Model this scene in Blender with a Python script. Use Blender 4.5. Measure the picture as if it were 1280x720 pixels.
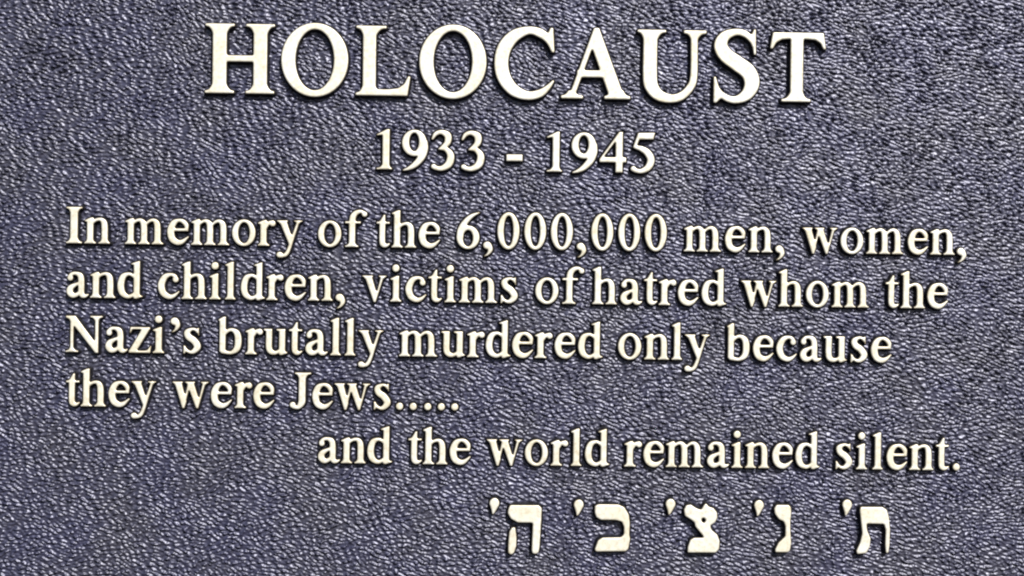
import bpy, math, random
import numpy as np
from mathutils import Vector, Matrix
from mathutils.geometry import delaunay_2d_cdt

for o in list(bpy.data.objects):
    bpy.data.objects.remove(o)
S = bpy.context.scene
COL = S.collection
MM = 0.0005                       # one unit of the lettering grid is half a millimetre

# ------------------------------------------------------------------ camera
FPX = 1800.0                      # focal length in units of a 1280 wide picture
DIST = FPX * MM
cam_d = bpy.data.cameras.new('camera')
cam = bpy.data.objects.new('camera', cam_d)
COL.objects.link(cam)
cam_d.sensor_width = 36.0
cam_d.lens = 36.0 * FPX / 1280.0
cam_d.clip_start = 0.01
cam_d.clip_end = 50.0
YAW, ROLL = math.radians(1.4), 0.007
cam_pos = Vector((-DIST * math.sin(YAW), -DIST * math.cos(YAW), 0.0))
fwd = (-cam_pos).normalized()
rot = fwd.to_track_quat('-Z', 'Z').to_matrix()
rot = rot @ Matrix.Rotation(ROLL, 3, 'Z')
cam.matrix_world = Matrix.Translation(cam_pos) @ rot.to_4x4()
S.camera = cam

# ------------------------------------------------------------------ daylight
SUN_FROM = Vector((0.44, -0.95, 0.90)).normalized()      # direction towards the sun
EL = math.asin(SUN_FROM.z)
AZ = math.atan2(SUN_FROM.x, SUN_FROM.y)
W = bpy.data.worlds.new('World')
S.world = W
W.use_nodes = True
nt = W.node_tree
bg = nt.nodes['Background']
sky = nt.nodes.new('ShaderNodeTexSky')
sky.sky_type = 'NISHITA'
sky.sun_disc = False
sky.sun_elevation = EL
sky.sun_rotation = AZ
nt.links.new(sky.outputs[0], bg.inputs[0])
bg.inputs[1].default_value = 0.06
sun_d = bpy.data.lights.new('sun', 'SUN')
sun_d.energy = 5.0
sun_d.angle = math.radians(2.5)
sun_d.color = (1.0, 0.96, 0.88)
sun = bpy.data.objects.new('sun', sun_d)
sun.rotation_euler = SUN_FROM.to_track_quat('Z', 'Y').to_euler()
sun.location = SUN_FROM * 3
COL.objects.link(sun)
vs = S.view_settings
vs.view_transform = 'Standard'
vs.look = 'None'
vs.gamma = 1.0
vs.use_curve_mapping = False
vs.exposure = 0.26
S.cycles.use_denoising = True
S.cycles.filter_width = 2.1

# ------------------------------------------------------------------ materials
def nodes(name):
    m = bpy.data.materials.new(name)
    m.use_nodes = True
    t = m.node_tree
    return m, t, t.nodes['Principled BSDF']

def add(t, kind, **kw):
    n = t.nodes.new(kind)
    for k, v in kw.items():
        setattr(n, k, v)
    return n

def ramp(t, a, b, pa=0.3, pb=0.7):
    r = add(t, 'ShaderNodeValToRGB')
    r.color_ramp.elements[0].position = pa
    r.color_ramp.elements[0].color = (*a, 1)
    r.color_ramp.elements[1].position = pb
    r.color_ramp.elements[1].color = (*b, 1)
    return r

def noise(t, scale, detail=3, rough=0.5, vec=None):
    n = add(t, 'ShaderNodeTexNoise')
    n.inputs['Scale'].default_value = scale
    n.inputs['Detail'].default_value = detail
    n.inputs['Roughness'].default_value = rough
    if vec:
        t.links.new(vec, n.inputs['Vector'])
    return n

def mat_enamel(name, fine):
    m, t, b = nodes(name)
    tc = add(t, 'ShaderNodeTexCoord')
    n1 = noise(t, 22, 3, 0.6, tc.outputs['Object'])
    r1 = ramp(t, PAINT_A, PAINT_B, 0.38, 0.62)
    t.links.new(n1.outputs[0], r1.inputs[0])
    n3 = noise(t, 500, 2, 0.5, tc.outputs['Object'])
    r3 = ramp(t, (0.65, 0.65, 0.65), (1.35, 1.35, 1.35), 0.3, 0.7)
    t.links.new(n3.outputs[0], r3.inputs[0])
    mx = add(t, 'ShaderNodeMix', data_type='RGBA', blend_type='MULTIPLY')
    mx.inputs[0].default_value = 1
    t.links.new(r1.outputs[0], mx.inputs[6])
    t.links.new(r3.outputs[0], mx.inputs[7])
    t.links.new(mx.outputs[2], b.inputs['Base Color'])
    b.inputs['Roughness'].default_value = PAINT_ROUGH
    b.inputs['Metallic'].default_value = PAINT_METAL
    b.inputs['Specular IOR Level'].default_value = PAINT_SPEC
    b.inputs['Specular Tint'].default_value = (0.82, 0.85, 1.0, 1)
    if fine:
        b.inputs['Coat Weight'].default_value = 0.28
        b.inputs['Coat Roughness'].default_value = 0.36
        b.inputs['Coat IOR'].default_value = 1.5
        n2 = noise(t, 900, 2, 0.5, tc.outputs['Object'])
        bp = add(t, 'ShaderNodeBump')
        bp.inputs['Strength'].default_value = 0.35
        bp.inputs['Distance'].default_value = 0.0004
        t.links.new(n2.outputs[0], bp.inputs['Height'])
        t.links.new(bp.outputs[0], b.inputs['Normal'])
    return m

PAINT_A, PAINT_B = (0.043, 0.043, 0.086), (0.050, 0.049, 0.076)
PAINT_ROUGH, PAINT_METAL, PAINT_SPEC = 0.40, 0.25, 1.0
M_PLATE = mat_enamel('textured_dark_paint', True)
PAINT_A, PAINT_B = (0.012, 0.012, 0.018), (0.022, 0.020, 0.018)
PAINT_ROUGH, PAINT_SPEC = 0.5, 0.35
M_SIDE = mat_enamel('smooth_dark_paint', False)

def mat_face(name, ca, cb, rough, metal):
    m, t, b = nodes(name)
    tc = add(t, 'ShaderNodeTexCoord')
    geo = add(t, 'ShaderNodeNewGeometry')
    n1 = noise(t, 30, 3, 0.6, geo.outputs['Position'])
    r1 = ramp(t, ca, cb, 0.38, 0.6)
    t.links.new(n1.outputs[0], r1.inputs[0])
    n3 = noise(t, 420, 4, 0.65, geo.outputs['Position'])
    r3 = ramp(t, (0.78, 0.74, 0.66), (1, 1, 1), 0.30, 0.56)
    t.links.new(n3.outputs[0], r3.inputs[0])
    mx = add(t, 'ShaderNodeMix', data_type='RGBA', blend_type='MULTIPLY')
    mx.inputs[0].default_value = 1
    t.links.new(r1.outputs[0], mx.inputs[6])
    t.links.new(r3.outputs[0], mx.inputs[7])
    t.links.new(mx.outputs[2], b.inputs['Base Color'])
    b.inputs['Metallic'].default_value = metal
    b.inputs['Roughness'].default_value = rough
    n2 = noise(t, 600, 3, 0.6, geo.outputs['Position'])
    bp = add(t, 'ShaderNodeBump')
    bp.inputs['Strength'].default_value = 0.25
    bp.inputs['Distance'].default_value = 0.0002
    t.links.new(n2.outputs[0], bp.inputs['Height'])
    t.links.new(bp.outputs[0], b.inputs['Normal'])
    return m
M_FACE = mat_face('polished_pale_bronze', (0.87, 0.83, 0.70), (0.92, 0.91, 0.85), 0.45, 0.25)
M_RIM = mat_face('worn_bronze_edge', (0.50, 0.42, 0.29), (0.62, 0.54, 0.40), 0.42, 0.4)

# ------------------------------------------------------------------ glyph outlines
# Every glyph is a list of shapes in lettering units, baseline at y = 0, ink starting at x = 0:
#   ('B', [(x, y, r), ...])  a brush stroke along a smooth path with a changing radius
#   ('P', [(x, y), ...])     a polygon        ('E', cx, cy, rx, ry) an ellipse
# and the same with a leading '-' cut away from what came before.
def foot(x0, x1, s0, s1, y=0.0, up=1, th=3.5, br=2.4):
    """slab serif from x0 to x1 on a stem s0..s1 with bracketed joins"""
    p = [(x0, y), (x0 + 0.2, y + up * th * 0.8)]
    for k in range(6):
        a = k / 5
        p.append((x0 + 0.6 + (s0 - x0 - 0.6) * a, y + up * (th * 0.8 + (th * 0.2 + br) * a ** 3)))
    for k in range(5, -1, -1):
        a = k / 5
        p.append((x1 - 0.6 - (x1 - 0.6 - s1) * a, y + up * (th * 0.8 + (th * 0.2 + br) * a ** 3)))
    p += [(x1 - 0.2, y + up * th * 0.8), (x1, y)]
    return ('P', p)

def R(x0, y0, x1, y1):
    return ('P', [(x0, y0), (x1, y0), (x1, y1), (x0, y1)])

def flag(x, w, top, left=0.0, drop=5.4):
    return ('P', [(left, top - drop), (left + 0.2, top - drop + 2.0), (x + w * 0.55, top + 0.2), (x + w, top + 0.3),
                  (x + w, top - 14), (x, top - 14), (x, top - drop - 0.9)])

def arch(x, xs):
    return ('B', [(x - 1, 25.5, 1.7), (x + 3.2, 29.4, 2.3), (xs - 4.9, 30.5, 2.6), (xs - 1, 26.6, 4.0), (xs, 19.5, 4.35), (xs, 5, 4.35)])

G = {}
G['a'] = [('E', 5.2, 25, 4.1, 4.1), ('B', [(4, 26.8, 2.6), (7.5, 30.1, 2.6), (12.5, 30.7, 2.6), (17.6, 28, 3.9), (19.2, 22, 4.3), (19.2, 8, 4.3)]),
          ('B', [(19, 19.8, 1.9), (12, 16.8, 2.6), (6, 12.8, 4), (4.8, 7.8, 4.7), (8, 3.6, 3.9), (13, 4, 3), (18, 8, 2.2)]),
          ('B', [(19.2, 9, 4.3), (20.4, 3.8, 3.7), (24, 2.7, 2.7), (28, 4.6, 1.3)])]
G['b'] = [R(1.5, 3, 10.2, 40), flag(1.5, 8.7, 47.3), ('B', [(9, 25.8, 1.9), (12.8, 29.8, 2.5), (18, 30.6, 2.7), (23.8, 26.2, 4.3), (25.4, 17, 4.7), (23.8, 7.6, 4.3), (17.5, 2.5, 2.7), (11, 2.6, 2.7), (6, 4, 3.4)])]
G['c'] = [('E', 22.3, 24.6, 4.2, 4.2), ('B', [(23, 25.5, 3), (21, 29, 2.8), (16, 30.7, 2.5), (9, 27.5, 4), (4.8, 17.5, 4.8), (7.5, 7.6, 4.5), (14.5, 3.2, 3.6), (20.5, 4.6, 2.7), (26.6, 9.8, 1.2)])]
G['d'] = [('B', [(22, 26, 1.8), (17.4, 30, 2.4), (13, 30.7, 2.6), (7.2, 27, 4.1), (4.7, 16.5, 4.7), (6.7, 7.5, 4.4), (12.5, 2.9, 3.1), (17.5, 3.6, 2.7), (22, 7, 2)]),
          ('P', [(20, 2), (20, 42), (16.4, 42.4), (16.6, 44.2), (25.5, 47.5), (28.6, 47.6), (28.6, 6.4), (29.6, 4.6), (32.6, 4), (32.6, 2.4), (24, -0.6), (20.6, -0.4)])]
G['e'] = [('B', [(24.6, 20.2, 2.2), (23.6, 25.3, 3.3), (19.4, 29.6, 3.0), (14, 30.7, 2.5), (8, 27, 4.1), (4.8, 17.5, 4.8), (7, 7.6, 4.6), (13.5, 3.4, 3.9), (19.5, 4.7, 3.0), (26.2, 10.4, 1.3)]),
          R(7, 16.8, 26.6, 21.3)]
G['f'] = [foot(0, 18, 5, 13.8), R(5, 2, 13.8, 33), R(0, 29.4, 20.4, 33), ('B', [(9.4, 30, 4.4), (10.4, 38.5, 4.2), (14.6, 43.6, 3.3), (20, 45, 2.5), (24, 43, 2.5)]), ('E', 24.4, 41.6, 3.9, 3.9)]
G['h'] = [foot(0, 15.4, 3, 11.8), foot(16.6, 32, 20.4, 29.2), R(3, 2, 11.8, 44), flag(3, 8.8, 47.4), arch(10.8, 24.8)]
G['i'] = [foot(0, 15.4, 3.4, 12.2), R(3.4, 2, 12.2, 30), flag(3.4, 8.8, 33), ('E', 7.4, 42.2, 5.1, 5.2)]
G['l'] = [foot(0, 14.6, 3, 11.8), R(3, 2, 11.8, 44), flag(3, 8.8, 47.4)]
G['m'] = [foot(0, 15.2, 3.4, 12), foot(16.4, 31.8, 19.8, 28.4), foot(33, 48.7, 36.3, 45), R(3.4, 2, 12, 30), flag(3.4, 8.6, 33), arch(11, 24.1), arch(27.4, 40.6)]
G['n'] = [foot(0, 15.4, 3.2, 12), foot(17, 32.4, 20.8, 29.6), R(3.2, 2, 12, 30), flag(3.2, 8.8, 33), arch(11, 25.2)]
G['o'] = [('E', 15, 16.5, 15, 17.2), ('-E', 15.2, 16.5, 6.5, 12.4)]
G['r'] = [foot(0, 15.8, 3.2, 12), R(3.2, 2, 12, 30), flag(3.2, 8.8, 33), ('B', [(11, 23.5, 1.8), (13.8, 28.6, 2.7), (18.6, 29.6, 3.4)]), ('E', 18.9, 28.3, 4.2, 4.2)]
G['s'] = [('B', [(17.6, 27.4, 1.9), (15.2, 30.2, 2.2), (10.8, 31, 2.2), (5.4, 27.2, 3.9), (7, 21.4, 4.4), (13.5, 16.4, 4.6), (17.6, 9.4, 4.5), (13.6, 3.6, 3.4), (9, 2.3, 2.4), (4.6, 5, 2.2), (2.6, 9, 1.6)]),
          ('P', [(16.8, 31.5), (17.4, 33.2), (19.4, 33.2), (19.8, 22.6), (18, 22.6)]), ('P', [(0.6, -0.4), (2.4, -0.4), (5, 3), (2.4, 11.4), (0.8, 11.4)])]
G['t'] = [('P', [(0, 29.5), (0, 31), (5, 34.2), (9.4, 41.6), (12.4, 42), (12.6, 29.5)]), R(0.4, 29.4, 18.2, 33), ('B', [(8.3, 31, 4.3), (8.3, 9, 4.3), (9.8, 4.2, 3.9), (13.4, 3, 2.7), (17.6, 5.2, 1.3)])]
G['u'] = [('P', [(0, 30.2), (0, 33), (11.6, 33), (11.6, 20), (2.9, 20), (2.9, 29.2)]), ('B', [(7.25, 26, 4.35), (7.25, 10, 4.35), (9.4, 4.7, 4), (14, 2.8, 3), (18.5, 4.3, 2.4), (22, 7.5, 2)]),
          ('P', [(15.8, 33), (15.8, 30.2), (19.2, 29.2), (19.2, 3), (20, -0.4), (23.4, -0.6), (31, 2.4), (31, 4), (28.6, 4.6), (27.9, 6.4), (27.9, 33)])]
G['v'] = [foot(0, 14.6, 3.5, 12, 33, -1, 3, 2), foot(20.4, 31.4, 24.4, 28, 33, -1, 3, 1.6), ('P', [(2.6, 33), (12.6, 33), (20.2, 8), (18, -0.9), (14.8, -0.9)]), ('P', [(23.8, 33), (28.4, 33), (18, -0.9), (15.4, -0.9)])]
G['w'] = [foot(0, 14, 3.2, 11.6, 33, -1, 3, 2), foot(15.6, 29, 20, 25.6, 33, -1, 3, 2), foot(35, 45.6, 38.6, 42, 33, -1, 3, 1.6),
          ('P', [(2.2, 33), (12, 33), (18.8, 8), (16, -0.9), (12.8, -0.9)]), ('P', [(19.6, 33), (23.6, 33), (16, -0.9), (13.2, -0.9)]),
          ('P', [(17, 33), (26.8, 33), (35, 8), (33, -0.9), (29.8, -0.9)]), ('P', [(38, 33), (42.4, 33), (33, -0.9), (30.4, -0.9)])]
G['y'] = [foot(0, 14.4, 3.5, 12, 33, -1, 3, 2), foot(20.6, 32, 24.8, 28.4, 33, -1, 3, 1.6), ('P', [(2.4, 33), (12.4, 33), (21, 8), (16.6, -1)]),
          ('B', [(26.6, 31.5, 2), (21, 14, 2.3), (15.6, -3, 2.6), (12, -9.6, 2.8), (6.6, -12.2, 2.3)]), ('E', 4.4, -10.2, 4.4, 4.2)]
G['z'] = [R(2, 29.2, 27, 33), R(0.4, 0, 27.6, 4), ('P', [(16, 30), (27, 33), (27, 30.4), (11, 3), (0.4, 0), (0.4, 2.6)]), ('P', [(1.4, 24), (2.8, 24), (5.8, 29.6), (10, 31), (2, 33)]), ('P', [(28.6, 10), (27.2, 10), (23, 4.6), (17, 3), (27.4, 0)])]
G[','] = [('E', 5.4, 4.9, 5.3, 5.2), ('B', [(7.4, 4, 4.3), (9.2, -0.5, 3.3), (6.6, -5.8, 1.9), (2.2, -8.8, 0.9)])]
G['.'] = [('E', 5, 4.9, 5, 5.1)]
G['I'] = [foot(0, 21, 5.2, 15.6, 0, 1, 3.8, 4), foot(0, 21, 5.2, 15.6, 46.2, -1, 3.8, 4), R(5.2, 1, 15.6, 45)]
G['N'] = [foot(0, 17, 5.8, 10.8, 0, 1, 3.6, 3), foot(30, 46.4, 35.8, 41.4, 46, -1, 3.6, 3), R(5.8, 2, 10.8, 42), R(36.2, 0, 41.4, 44), ('P', [(0, 46), (0, 43), (4.4, 40.6), (37, -0.8), (41.4, -0.8), (41.4, 8), (12.6, 46)])]
G['J'] = [foot(6, 27.4, 11, 20.6, 46, -1, 3.8, 4), R(11, 12, 20.6, 44), ('B', [(15.8, 16, 4.8), (15.4, 8.5, 4.7), (11.6, 2.8, 3.1), (6.6, 1.9, 2.2), (4.4, 3.6, 2.8)]), ('E', 4.3, 5.2, 4.3, 4.3)]
G['6'] = [('E', 14.8, 14.4, 14.8, 15.2), ('-E', 14.8, 13.4, 5.7, 9.6), ('B', [(4.8, 15, 4.8), (6, 24, 4.6), (11.4, 33.6, 3.9), (19, 41, 2.9), (28.6, 45.6, 1.1)])]
G['0'] = [('E', 14.3, 23.2, 14.3, 23.8), ('-E', 14.4, 23.2, 5.4, 18.4)]
G['1'] = [foot(0, 20.7, 7.4, 17.2, 0, 1, 3.6, 3.2), R(7.4, 2, 17.2, 48), ('P', [(0, 42.2), (0, 44.4), (13, 51.2), (17.2, 51.4), (17.2, 38), (7.4, 38), (7.4, 43)])]
G['9'] = [('E', 15.9, 33.8, 15.9, 17), ('-E', 15.6, 35, 5.6, 10.8), ('B', [(28, 34, 5), (28.3, 26, 5), (24.8, 16, 4.8), (17, 7, 4), (9, 2, 2.6), (2, -0.2, 1.1)])]
G['3'] = [('B', [(2.8, 39.2, 1.8), (6.6, 45.4, 2.9), (13.6, 47.6, 3.3), (21, 43.4, 4.7), (20.8, 34.8, 4.2), (15.6, 29.6, 2.8), (10.6, 26.6, 1.4)]),
          ('B', [(11, 26.6, 1.4), (19, 26.4, 3.2), (24.8, 19, 4.7), (22.8, 8.6, 4.9), (15, 3, 3.7), (8, 3, 3.2), (4.4, 5, 3.6)])]
G['4'] = [('P', [(0, 12.6), (0, 17), (24.4, 51.6), (29.8, 51.6), (29.8, 20), (34.3, 20), (34.3, 12.6), (29.8, 12.6), (29.8, 0), (20, 0), (20, 12.6)]), ('-P', [(6.4, 20), (20, 20), (20, 38.4)])]
G['5'] = [('P', [(9.6, 51), (31.2, 51.6), (29, 42), (11.8, 42), (9.4, 35.4), (3, 30.6), (3.4, 32.4)]), ('B', [(7, 32.6, 2.6), (14, 30.8, 3.8), (21.6, 25.8, 4.8), (26, 17, 5), (22.6, 7.6, 4.5), (14.6, 2.9, 3.4), (8, 3.4, 3.2), (4.6, 5.6, 3.8)])]
G['-'] = [R(0, 12.4, 21.3, 21.8)]
TB = dict(th=5.2, br=7)
G['TH'] = [foot(0, 37.4, 9.6, 27.6, 0, 1, **TB), foot(50.2, 87, 60, 77.6, 0, 1, **TB), foot(0, 37.4, 9.6, 27.6, 87.5, -1, **TB), foot(50.2, 87, 60, 77.6, 87.5, -1, **TB),
           R(9.6, 3, 27.6, 84), R(60, 3, 77.6, 84), R(25, 39.6, 62, 48.2)]
G['TO'] = [('E', 42, 43.6, 42, 46.4), ('-E', 42, 43.8, 23.6, 37.6)]
G['TL'] = [foot(0, 39, 9, 26, 87.5, -1, **TB), R(9, 3, 26, 84), foot(0, 34, 9, 26, 0, 1, **TB), ('P', [(10, 0), (65.6, 0), (69.4, 25), (65.6, 25.4), (61, 15.5), (53.5, 10.2), (42, 8.6), (24, 8.6), (20, 4)]), ]
G['TC'] = [('B', [(71, 63, 1.8), (66.4, 74, 4.6), (57, 81.4, 5.8), (43, 84.6, 5.2), (25.4, 78, 7.6), (13, 63, 8.9), (9, 44, 9), (12.8, 25, 8.8), (25, 9.6, 7.6), (42, 3.2, 5.8), (57, 6, 5.2), (67, 13.4, 3.5), (74, 21.8, 1.6)]),
           ('P', [(69.4, 88.6), (73.6, 88.6), (75.5, 57), (71.6, 57), (64, 72), (66, 80)])]
G['TA'] = [foot(0, 28.6, 9.6, 16.6, 0, 1, 5.8, 5), foot(54, 87.7, 62, 78.6, 0, 1, 5.8, 6), ('P', [(40.6, 89.4), (47.4, 89.4), (80.6, 2), (61.2, 2), (38.8, 63)]), ('P', [(40.6, 89.4), (45.4, 82), (17.4, 2), (9.8, 2)]), R(20, 26.8, 66, 36.2)]
G['TU'] = [foot(0, 37, 7.8, 26, 88.5, -1, **TB), foot(58, 87.5, 67, 76.6, 88.5, -1, 6.2, 5), ('B', [(16.9, 76, 9.1), (16.9, 30, 9.1), (19.6, 16, 8.7), (28.6, 6, 7.2), (43, 2.2, 5.6), (56, 5.4, 5.4), (66.6, 15.6, 5), (71.7, 31, 4.8), (71.8, 80, 4.8)])]
G['TS'] = [('B', [(51, 66, 1.8), (47.6, 76, 3.6), (39, 84, 4.4), (27, 86, 4.5), (14, 80.4, 6.6), (9.4, 69, 8.6), (15.6, 57.4, 9.3), (30, 47, 9.8), (43.8, 36.4, 9.9), (48.4, 22.4, 9.5), (42, 8.6, 7.3), (28, 1.8, 4.8), (14.6, 5.4, 4.2), (6.4, 15, 2.8), (3, 28, 1.7)]),
           ('P', [(46.5, 82), (50, 90.4), (52.8, 90.4), (53.4, 57.6), (50, 57.6)]), ('P', [(0.8, -2.6), (4.6, -2.6), (9, 2), (14, 6), (6, 20), (3.6, 31), (0.8, 31)])]
G['TT'] = [foot(14.6, 52.6, 26, 42.6, 0, 1, **TB), R(26, 3, 42.6, 84), ('P', [(3.6, 87), (68, 87), (71, 66), (67.4, 65.6), (63.6, 73.4), (57, 77.6), (42.6, 78.6), (26, 78.6), (15, 77.6), (8, 73.4), (3.8, 65.6), (0, 66)])]
G['he'] = [('P', [(0.6, 55), (3, 61), (39, 61), (43.3, 57), (42.6, 38), (13, 38), (4, 43), (0, 50)]), ('P', [(31.4, 40), (42.8, 45), (41, 8), (39.6, 1), (36, -1.4), (31.4, -0.4), (30.2, 4)]),
           ('P', [(5.6, 33), (10.4, 33), (12.2, 20), (12, 9), (9, 0), (5, -2.4), (1, 0), (1, 12), (2.2, 27)])]
G['kaf'] = [('P', [(1, 57.6), (5, 60), (30, 60), (38, 56.4), (43.6, 47), (45, 36), (44.4, 21.5), (45.7, 17), (43.4, 4), (40, 0.6), (3, 0), (1.2, 3), (5.4, 15), (11, 18.6), (33, 19), (36.8, 22), (37, 31), (34.4, 37.4), (27, 39.5), (9, 39.5), (3, 43), (1, 49)])]
G['tsadi'] = [('P', [(0, 54), (3, 60), (9, 61), (17, 56), (22, 54.4), (25, 60), (28, 63), (32, 58.4), (38, 56.5), (42.5, 51), (43, 44), (40, 38), (34, 34), (36, 29), (43, 23.4), (46.2, 15), (45.6, 5), (41, 0), (5, 0), (5.4, 8), (8.6, 17), (13, 19.5), (26, 19.5), (21, 25), (14.4, 33), (13.6, 38), (8, 42), (1.4, 46)]), ('-P', [(22.6, 42.5), (25.4, 44), (28, 41), (25.6, 37.6), (23.8, 39)])]
G['nun'] = [('P', [(0, 55), (3, 60), (19, 60), (22.2, 57), (22.7, 50), (21.6, 38), (22, 25), (23, 12), (21.4, 2.4), (18, 0), (2, 0), (1.6, 4), (6, 13), (14.5, 20.6), (14.5, 33), (12.4, 38.6), (6.4, 41), (1, 48)])]
G['tav'] = [('P', [(5, 60), (33, 60), (39, 56.4), (42, 46), (43.4, 30), (43, 12), (41.4, 1), (37.4, 1), (36.4, 12), (37, 30), (35, 37.5), (13.6, 38), (14.6, 30), (19, 20), (18, 9), (13.4, 0.6), (1.4, -0.5), (0, 4), (5, 15), (7.4, 26), (5.4, 43), (4, 55)])]
G['geresh'] = [('E', 7.4, 14.4, 6.6, 7), ('P', [(1.0, 13), (3.6, 5), (4.2, 0.6), (6.2, 0), (8.6, 3), (13.6, 12)])]

def catmull(pts, n=14):
    P = np.array(pts, float)
    P = np.vstack([2 * P[0] - P[1], P, 2 * P[-1] - P[-2]])
    out = []
    for i in range(1, len(P) - 2):
        a, b, c, d = P[i - 1], P[i], P[i + 1], P[i + 2]
        for t in np.linspace(0, 1, n, endpoint=False):
            out.append(0.5 * (2 * b + (c - a) * t + (2 * a - 5 * b + 4 * c - d) * t * t + (3 * b - a - 3 * c + d) * t ** 3))
    out.append(P[-2])
    return np.array(out)

def seg_dist(X, Y, A, B):
    """distance of grid points to the nearest of the segments A-B"""
    best = np.full(X.shape, 1e9)
    for (ax, ay), (bx, by) in zip(A, B):
        dx, dy = bx - ax, by - ay
        L = dx * dx + dy * dy + 1e-12
        t = np.clip(((X - ax) * dx + (Y - ay) * dy) / L, 0, 1)
        d = (X - ax - t * dx) ** 2 + (Y - ay - t * dy) ** 2
        np.minimum(best, d, out=best)
    return np.sqrt(best)

def inside(X, Y, A, B):
    c = np.zeros(X.shape, bool)
    for (ax, ay), (bx, by) in zip(A, B):
        if ay == by:
            continue
        m = ((ay > Y) != (by > Y)) & (X < (bx - ax) * (Y - ay) / (by - ay) + ax)
        c ^= m
    return c

def prim(X, Y, s):
    k = s[0].lstrip('-')
    if k == 'P':
        A = s[1]
        B = A[1:] + A[:1]
        d = seg_dist(X, Y, A, B)
        return np.where(inside(X, Y, A, B), d, -d)
    if k == 'E':
        _, cx, cy, rx, ry = s
        u, v = (X - cx) / rx, (Y - cy) / ry
        r = np.sqrt(u * u + v * v) + 1e-9
        g = np.sqrt((u / rx) ** 2 + (v / ry) ** 2) / r + 1e-9
        return np.clip((1 - r) / g, -60, 60)
    best = np.full(X.shape, -1e9)
    for x, y, r in catmull(s[1]):
        np.maximum(best, r - np.hypot(X - x, Y - y), out=best)
    return best

def blur(a, n):
    for _ in range(n):
        a = np.pad(a, 1, 'edge')
        a = (a[:-2] + 2 * a[1:-1] + a[2:]) * 0.25
        a = (a[:, :-2] + 2 * a[:, 1:-1] + a[:, 2:]) * 0.25
    return a

def contours(F, xs, ys, level):
    """closed outlines of F = level by marching squares"""
    V = F - level
    V = np.where(np.abs(V) < 1e-7, 1e-7, V)
    P = V > 0
    nxt, pos = {}, {}
    code = P[:-1, :-1] * 1 + P[:-1, 1:] * 2 + P[1:, 1:] * 4 + P[1:, :-1] * 8
    def pt(e):
        if e in pos:
            return
        kx, i, j = e
        if kx == 0:
            t = V[i, j] / (V[i, j] - V[i, j + 1])
            pos[e] = (xs[j] + t * (xs[j + 1] - xs[j]), ys[i])
        else:
            t = V[i, j] / (V[i, j] - V[i + 1, j])
            pos[e] = (xs[j], ys[i] + t * (ys[i + 1] - ys[i]))
    T = {1: [(3, 0)], 2: [(0, 1)], 3: [(3, 1)], 4: [(1, 2)], 5: [(3, 0), (1, 2)], 6: [(0, 2)], 7: [(3, 2)], 8: [(2, 3)],
         9: [(2, 0)], 10: [(0, 1), (2, 3)], 11: [(2, 1)], 12: [(1, 3)], 13: [(1, 0)], 14: [(0, 3)]}
    for i, j in zip(*np.nonzero((code > 0) & (code < 15))):
        i, j = int(i), int(j)
        E = [(0, i, j), (1, i, j + 1), (0, i + 1, j), (1, i, j)]
        for a, b in T[int(code[i, j])]:
            pt(E[a]); pt(E[b])
            nxt[E[a]] = E[b]
    loops = []
    while nxt:
        s = next(iter(nxt))
        L = []
        e = s
        while e in nxt:
            L.append(pos[e])
            e = nxt.pop(e)
        if len(L) > 5:
            loops.append(np.array(L))
    return loops

def thin(L, step):
    """resample a closed loop at about the given spacing"""
    Q = np.vstack([L, L[:1]])
    d = np.hypot(*np.diff(Q, axis=0).T)
    s = np.concatenate([[0], np.cumsum(d)])
    n = max(8, int(s[-1] / step))
    t = np.linspace(0, s[-1], n, endpoint=False)
    return np.stack([np.interp(t, s, Q[:, 0]), np.interp(t, s, Q[:, 1])], 1)

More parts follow.
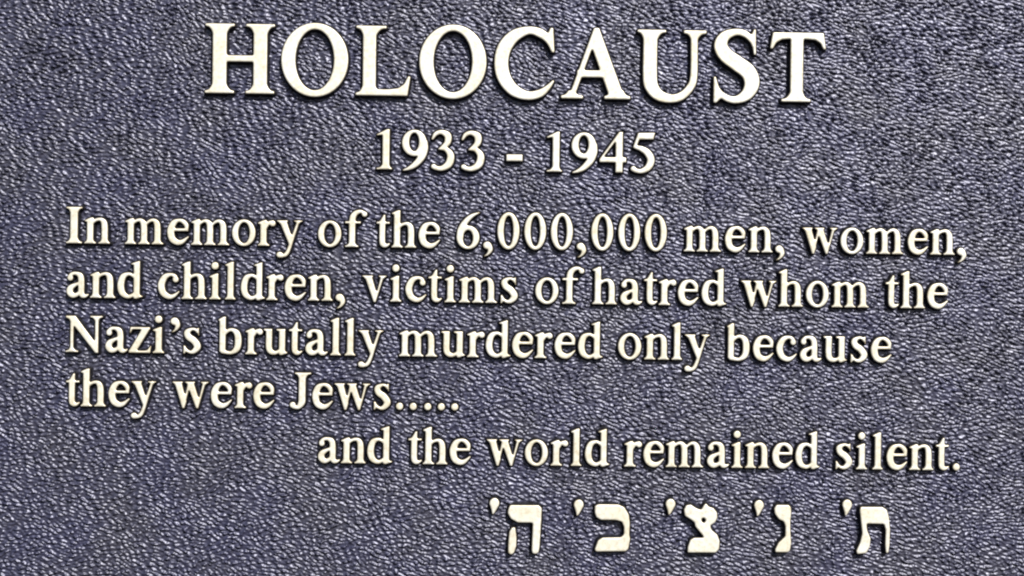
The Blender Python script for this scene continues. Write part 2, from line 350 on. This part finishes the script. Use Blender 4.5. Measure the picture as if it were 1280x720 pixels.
PROFILE = {}
def build_glyph(name, shapes, big, grow=0.0):
    pad = 5.0
    f = 2.2 if big else 3.2
    px, py = [], []
    for s in shapes:
        if s[0].lstrip('-') == 'E':
            px += [s[1] - s[3], s[1] + s[3]]; py += [s[2] - s[4], s[2] + s[4]]
        else:
            for q in s[1]:
                r = q[2] if len(q) > 2 else 0
                px += [q[0] - r, q[0] + r]; py += [q[1] - r, q[1] + r]
    x0, x1, y0, y1 = min(px) - pad, max(px) + pad, min(py) - pad, max(py) + pad
    xs = np.arange(x0, x1, 1 / f); ys = np.arange(y0, y1, 1 / f)
    X, Y = np.meshgrid(xs, ys)
    F = np.full(X.shape, -50.0)
    for s in shapes:
        d = prim(X, Y, s)
        F = np.minimum(F, -d) if s[0][0] == '-' else np.maximum(F, d)
    F = np.clip(F, -3, 3)
    F = blur(F, 5 if big else 4)
    base = [thin(L, 0.55 if not big else 0.9) for L in contours(F, xs, ys, 0.0)]
    A = np.vstack(base); B = np.vstack([np.roll(L, -1, 0) for L in base])
    g = 1.5 if big else 2.2
    xs = np.arange(x0, x1, 1 / g); ys = np.arange(y0, y1, 1 / g)
    X, Y = np.meshgrid(xs, ys)
    D = seg_dist(X, Y, A, B)
    D = np.where(inside(X, Y, A, B), D, -D) + grow
    H = 8.8 if big else 7.6
    e = 1.2 if big else 1.15
    #        offset from the face outline, height
    prof = [(-2.5 * e, -0.6), (-1.7 * e, 0.7), (-1.15 * e, 2.3), (-0.35, H - 1.1), (0.2, H - 0.48), (0.9, H - 0.14), (1.8, H)]
    verts, edges, zz = [], [], []
    for lv, z in prof:
        for L in contours(D, xs, ys, lv):
            L = thin(L, 0.75 if not big else 1.1)
            k = len(verts)
            n = len(L)
            verts += [Vector((float(p[0]), float(p[1]))) for p in L]
            zz += [z] * n
            edges += [(k + i, k + (i + 1) % n) for i in range(n)]
    vo, eo, fo, ov, oe, of = delaunay_2d_cdt(verts, edges, [], 0, 1e-4, True)
    z = np.array([zz[o[0]] if o else 0 for o in ov])
    xy = np.array([(v.x, v.y) for v in vo])
    tri = np.array([f_ for f_ in fo if len(f_) == 3])
    c = xy[tri].mean(1)
    # sdf at the centroids by bilinear lookup
    gx = np.clip((c[:, 0] - xs[0]) * g, 0, len(xs) - 1.001); gy = np.clip((c[:, 1] - ys[0]) * g, 0, len(ys) - 1.001)
    ix, iy = gx.astype(int), gy.astype(int)
    fx, fy = gx - ix, gy - iy
    dc = D[iy, ix] * (1 - fx) * (1 - fy) + D[iy, ix + 1] * fx * (1 - fy) + D[iy + 1, ix] * (1 - fx) * fy + D[iy + 1, ix + 1] * fx * fy
    keep = (dc > prof[0][0] + 0.03)
    tri = tri[keep]; dc = dc[keep]
    a, b, c3 = xy[tri[:, 0]], xy[tri[:, 1]], xy[tri[:, 2]]
    area = (b[:, 0] - a[:, 0]) * (c3[:, 1] - a[:, 1]) - (b[:, 1] - a[:, 1]) * (c3[:, 0] - a[:, 0])
    tri[area < 0] = tri[area < 0][:, ::-1]
    zt = z[tri]
    me = bpy.data.meshes.new('glyph')
    co = np.column_stack([xy, z]) * MM
    me.from_pydata(co.tolist(), [], tri.tolist())
    face = (zt.min(1) >= H - 1.15)
    me.polygons.foreach_set('material_index', np.where(face, np.where(zt.min(1) >= H - 0.5, 0, 2), 1).astype(np.int32))
    me.polygons.foreach_set('use_smooth', ~(zt.min(1) >= H - 1e-4))
    me.materials.append(M_FACE)
    me.materials.append(M_SIDE)
    me.materials.append(M_RIM)
    me.update()
    return me, (x0 + pad, x1 - pad), base

MESH = {}
def glyph(key):
    if key not in MESH:
        big = key[0] == 'T' and len(key) == 2
        MESH[key] = build_glyph(key, G[key], big or key in ('he', 'kaf', 'tsadi', 'nun', 'tav'), (-0.65 if len(key) == 2 else -0.2) if big else -0.85)
    return MESH[key]

# ------------------------------------------------------------------ where things stand on the plate
def spot(px, py):
    """point of the plate (its own x, y in metres) seen at a place of the 1280 x 720 view"""
    d = rot @ Vector(((px - 640) / FPX, -(py - 360) / FPX, -1.0))
    t = -cam_pos.y / d.y
    p = cam_pos + d * t
    return p.x, p.z

def empty(name, parent=None):
    o = bpy.data.objects.new(name, None)
    o.empty_display_size = 0.02
    COL.objects.link(o)
    o.parent = parent
    return o

plaque = empty('memorial_plaque')
plaque.rotation_euler = (math.radians(90), 0, 0)
plaque['label'] = 'dark cast memorial plaque with pale raised inscription and rough purple-grey ground'
plaque['category'] = 'plaque'

NAMES = {'he': 'he', 'kaf': 'kaf', 'tsadi': 'tsadi', 'nun': 'nun', 'tav': 'tav', 'geresh': 'geresh'}
stamps = []
rnd = random.Random(4)
def put(key, x0, x1, base, slope, parent, name, label, dy=0.0, refx=0.0):
    me, (gx0, gx1), outl = glyph(key)
    cx = (x0 + x1) / 2
    by = base + slope * (cx - refx)
    u, v = spot(cx, by)
    u2, v2 = spot(cx + 20, by + slope * 20)
    ang = math.atan2(v2 - v, u2 - u)
    o = bpy.data.objects.new(name, me)
    COL.objects.link(o)
    o.parent = parent
    w = gx1 - gx0
    sx = min(1.05, max(0.95, (x1 - x0) / w)) if w > 12 else 1.0
    mid = (gx0 + gx1) / 2 * MM * sx
    ca, sa = math.cos(ang), math.sin(ang)
    o.location = (u - mid * ca - dy * MM * sa, v - mid * sa + dy * MM * ca, rnd.uniform(-0.25, 0.15) * MM)
    o.rotation_euler = (0, 0, ang)
    o.scale = (sx, 1.0 + rnd.uniform(-0.006, 0.006), 1.0)
    o['label'] = label
    stamps.append((o.location.x / MM, o.location.y / MM, ang, sx, outl))
    return o

def kind(ch):
    if ch == ',': return 'comma', 'raised comma'
    if ch == '.': return 'full_stop', 'raised round full stop'
    if ch == "'": return 'apostrophe', 'raised apostrophe'
    if ch == '-': return 'hyphen', 'raised short hyphen'
    if ch.isdigit(): return 'numeral', 'raised numeral ' + ch
    if ch.isupper(): return 'letter', 'raised capital letter ' + ch
    return 'letter', 'raised small letter ' + ch

def line(label, base, refx, slope, items, prefix=''):
    ln = empty('inscription_line', plaque)
    ln['label'] = label
    for ch, a, b in items:
        n, l = kind(ch)
        if ch == "'":
            put(',', a, b, base, slope, ln, n, l, dy=35.4, refx=refx)
        else:
            put(prefix + ch, a, b, base, slope, ln, n, l, refx=refx)
    return ln

def seq(text, nums):
    return [(c, nums[2 * i], nums[2 * i + 1]) for i, c in enumerate(text.replace(' ', ''))]

line('large title line in capitals', 118.3, 300, 0.0152,
     seq('HOLOCAUST', [257, 344, 352, 435.6, 444.5, 513.5, 523.6, 607.8, 617, 692.5, 700, 787.7, 794.2, 881.7, 890, 948, 959.4, 1030.5]), 'T')
line('line of years under the title', 212.8, 480, 0.0140,
     seq('1933-1945', [470.3, 491, 501.9, 535.2, 538.3, 568, 575.6, 605.5, 632, 653.3, 682.2, 702.8, 713, 746.3, 748, 782.5, 786.9, 818.1]))
line('first line of the main text', 305.0, 95, 0.0132,
     seq('In memory of the 6,000,000 men, women,',
         [83.8, 104.7, 106.7, 139.5, 157.2, 206, 209.8, 237.5, 239.5, 288, 290.5, 320.6, 322.5, 345.5, 346, 378.8,
          397.5, 427.5, 431, 459.5, 470, 488.3, 489, 521, 522.7, 550.6, 570, 599.7, 603, 616.4, 620.8, 649.4, 654.4, 682.6, 687.3, 716,
          719.7, 732.6, 737.7, 766.3, 771.3, 799.7, 804.2, 833, 853, 901, 904.2, 931, 933.4, 965, 967, 979.7,
          1000.3, 1045.8, 1048, 1077.8, 1080, 1128, 1131.8, 1158.6, 1159.6, 1192, 1193, 1206.3]))
line('second line of the main text', 373.0, 125, 0.0127,
     seq('and children, victims of hatred whom the',
         [84.4, 113, 113.8, 146.3, 147.7, 180.4, 198, 226, 227.5, 260, 262, 277.4, 281.6, 296, 301.4, 332.6, 333, 355.4, 356, 383.4, 385, 417, 419.4, 432.3,
          452.3, 483.6, 487.3, 502.5, 506.3, 533.6, 534.6, 553, 555, 570.4, 572.9, 621.6, 625, 647.4, 668, 698, 701.5, 730, 739, 771, 774, 802.6,
          803, 821.4, 821.6, 844.8, 845.6, 872.4, 875, 907.6, 923.8, 969.5, 970.8, 1002.8, 1005, 1034.8, 1036.8, 1085, 1103.8, 1122.2, 1122.8, 1155, 1156, 1183.4]))
line('third line of the main text', 440.4, 95, 0.0130,
     seq("Nazi's brutally murdered only because",
         [83.3, 129.7, 132.8, 161.6, 162, 190.6, 191.6, 207.2, 213.4, 226.3, 230, 252.6, 273.3, 303.2, 306.9, 329.6, 329.8, 360.6, 361, 379.2, 381.9, 410.8,
          412.6, 427.2, 430.6, 445.4, 447.5, 479.6, 498.4, 547, 550.8, 581.8, 583, 606, 606.3, 638.6, 639.2, 666.6, 667.3, 690.6, 692, 719.2, 721.3, 753.4,
          771, 801.2, 803.6, 836, 837.8, 852.4, 853.8, 886.4, 906.4, 936, 939, 966, 968, 995, 997.6, 1026, 1026.7, 1057.6, 1060.8, 1083, 1086, 1113]))
line('fourth line of the main text ending in dots', 508.0, 100, 0.0110,
     seq('they were Jews.....',
         [83.3, 101.8, 102, 134.2, 136.7, 163.8, 164.8, 196.6, 216, 261.8, 264, 291.2, 293.6, 316.2, 317, 344, 362.3, 389.7, 390.3, 417, 417.8, 463.2, 467, 489,
          494.7, 504.7, 511.6, 521.6, 529.8, 539.8, 546.7, 556.7, 563.4, 573.4]))
line('indented last line of the main text', 579.0, 440, 0.0118,
     seq('and the world remained silent.',
         [397.5, 426, 426, 458, 458.8, 491, 509.5, 528, 528, 560, 561.4, 588.6, 607.3, 652.9, 655, 684.8, 687, 710, 712.2, 726.8, 729.8, 761.8, 778.6, 802,
          802.6, 829.6, 830.4, 878.6, 882, 910.8, 912.3, 927.6, 929, 961, 963, 990, 991.8, 1023.8, 1042, 1064.2, 1067.4, 1082.8, 1087.8, 1102.4, 1105.4, 1132.6, 1133.4, 1165.6, 1166.4, 1184.8, 1188, 1198]))

hb = empty('inscription_line', plaque)
hb['label'] = 'bottom line of five Hebrew letters with strokes'
for key, a, b, base in [('he', 633.5, 676.9, 690.4), ('kaf', 741.8, 787.5, 688.8), ('tsadi', 852.6, 898.8, 690.0), ('nun', 965, 987.8, 689.6), ('tav', 1067.4, 1110.8, 691.4)]:
    put(key, a, b, base, 0.005, hb, 'hebrew_letter', 'raised Hebrew letter ' + key, refx=(a + b) / 2)
for a, base in [(611.2, 642.6), (716.2, 644.4), (830.6, 643.4), (940.8, 645), (1050.6, 644.4)]:
    put('geresh', a, a + 13.2, base, 0.005, hb, 'accent_mark', 'raised slanting stroke beside a Hebrew letter', refx=a + 7)

# ------------------------------------------------------------------ the cast plate with its pebbled ground
def relief(nx, ny, step):
    rs = np.random.RandomState(11)
    fx = np.fft.fftfreq(nx, step)[None, :]
    fy = np.fft.fftfreq(ny, step)[:, None]
    def field(ang, lam, stretch, bw):
        c, s = math.cos(ang), math.sin(ang)
        a = (fx * c + fy * s) * stretch          # along the grain
        b = -fx * s + fy * c
        r = np.sqrt(a * a + b * b)
        filt = np.exp(-((r - 1 / lam) / (bw / lam)) ** 2)
        z = np.fft.ifft2(np.fft.fft2(rs.randn(ny, nx)) * filt).real
        return z / z.std()
    def low(lam):
        z = np.fft.ifft2(np.fft.fft2(rs.randn(ny, nx)) * np.exp(-(fx ** 2 + fy ** 2) * lam ** 2)).real
        return z / z.std()
    # three grain directions blended by slow masks
    g = [field(math.radians(a), lam, st, 0.42) for a, lam, st in ((-17, 4.3, 3.0), (2, 4.5, 2.2), (-30, 4.2, 2.3))]
    w = [np.exp(1.1 * low(45)) * k for k in (2.3, 0.8, 0.6)]
    tot = np.sqrt(sum(x * x for x in w))
    h = sum(a * b for a, b in zip(g, w)) / tot
    h += 0.22 * field(0, 3.0, 1.0, 0.45)
    h = np.log1p(np.exp(1.7 * h)) / 1.7
    h = np.where(h > 1.8, 1.8 + np.tanh(h - 1.8), h) - 0.6
    h *= 1 + 0.12 * low(30)
    return h, low(60)

STEP = 1.0
X0, X1, Y0, Y1 = -700, 700, -410, 410
nx, ny = int((X1 - X0) / STEP) + 1, int((Y1 - Y0) / STEP) + 1
gx = np.linspace(X0, X1, nx); gy = np.linspace(Y0, Y1, ny)
h, slow = relief(nx, ny, STEP)
h = h * 1.7
# the ground is smoother in the fillets right round the letters
near = np.zeros((ny, nx))
def stamp(ox, oy, ang, sx, outl):
    ca, sa = math.cos(ang), math.sin(ang)
    for L in outl:
        for p in L[::2]:
            x = ox + (p[0] * sx) * ca - p[1] * sa
            y = oy + (p[0] * sx) * sa + p[1] * ca
            i = int((y - Y0) / STEP); j = int((x - X0) / STEP)
            if 0 <= i < ny and 0 <= j < nx:
                near[i, j] = 1
for s in stamps:
    stamp(*s)
near = blur(near, 16)
near = np.clip(near * 4.5, 0, 1)
h = h * (1 - 0.85 * near) - 0.9 * near + 0.03 * slow
edge = np.minimum.outer(np.minimum(gy - Y0, Y1 - gy), np.minimum(gx - X0, X1 - gx))
h = h * np.clip(edge / 6, 0, 1)
GX, GY = np.meshgrid(gx, gy)
co = np.stack([GX, GY, h], -1).reshape(-1, 3) * MM
idx = np.arange(nx * ny).reshape(ny, nx)
q = np.stack([idx[:-1, :-1], idx[:-1, 1:], idx[1:, 1:], idx[1:, :-1]], -1).reshape(-1, 4)
# rim, sides and back
rim = np.concatenate([idx[0, :], idx[1:, -1], idx[-1, -2::-1], idx[-2:0:-1, 0]])
back = co[rim].copy(); back[:, 2] = -22 * MM
nb = len(co)
bi = nb + np.arange(len(rim))
side = np.stack([rim, bi, np.roll(bi, -1), np.roll(rim, -1)], -1)
co = np.vstack([co, back])
qq = np.vstack([q, side]).astype(np.int32)
me = bpy.data.meshes.new('plate')
me.vertices.add(len(co)); me.vertices.foreach_set('co', co.ravel())
me.loops.add(qq.size + len(rim))
me.loops.foreach_set('vertex_index', np.concatenate([qq.ravel(), bi[::-1].astype(np.int32)]))
me.polygons.add(len(qq) + 1)
me.polygons.foreach_set('loop_start', np.concatenate([np.arange(len(qq)) * 4, [qq.size]]).astype(np.int32))
me.update(calc_edges=True)
me.validate()
sm = np.zeros(len(me.polygons), bool); sm[:len(q)] = True
me.polygons.foreach_set('use_smooth', sm)
me.materials.append(M_PLATE)
plate = bpy.data.objects.new('plate', me)
COL.objects.link(plate)
plate.parent = plaque
plate['label'] = 'dark purple-grey pebbled metal plate behind the lettering'
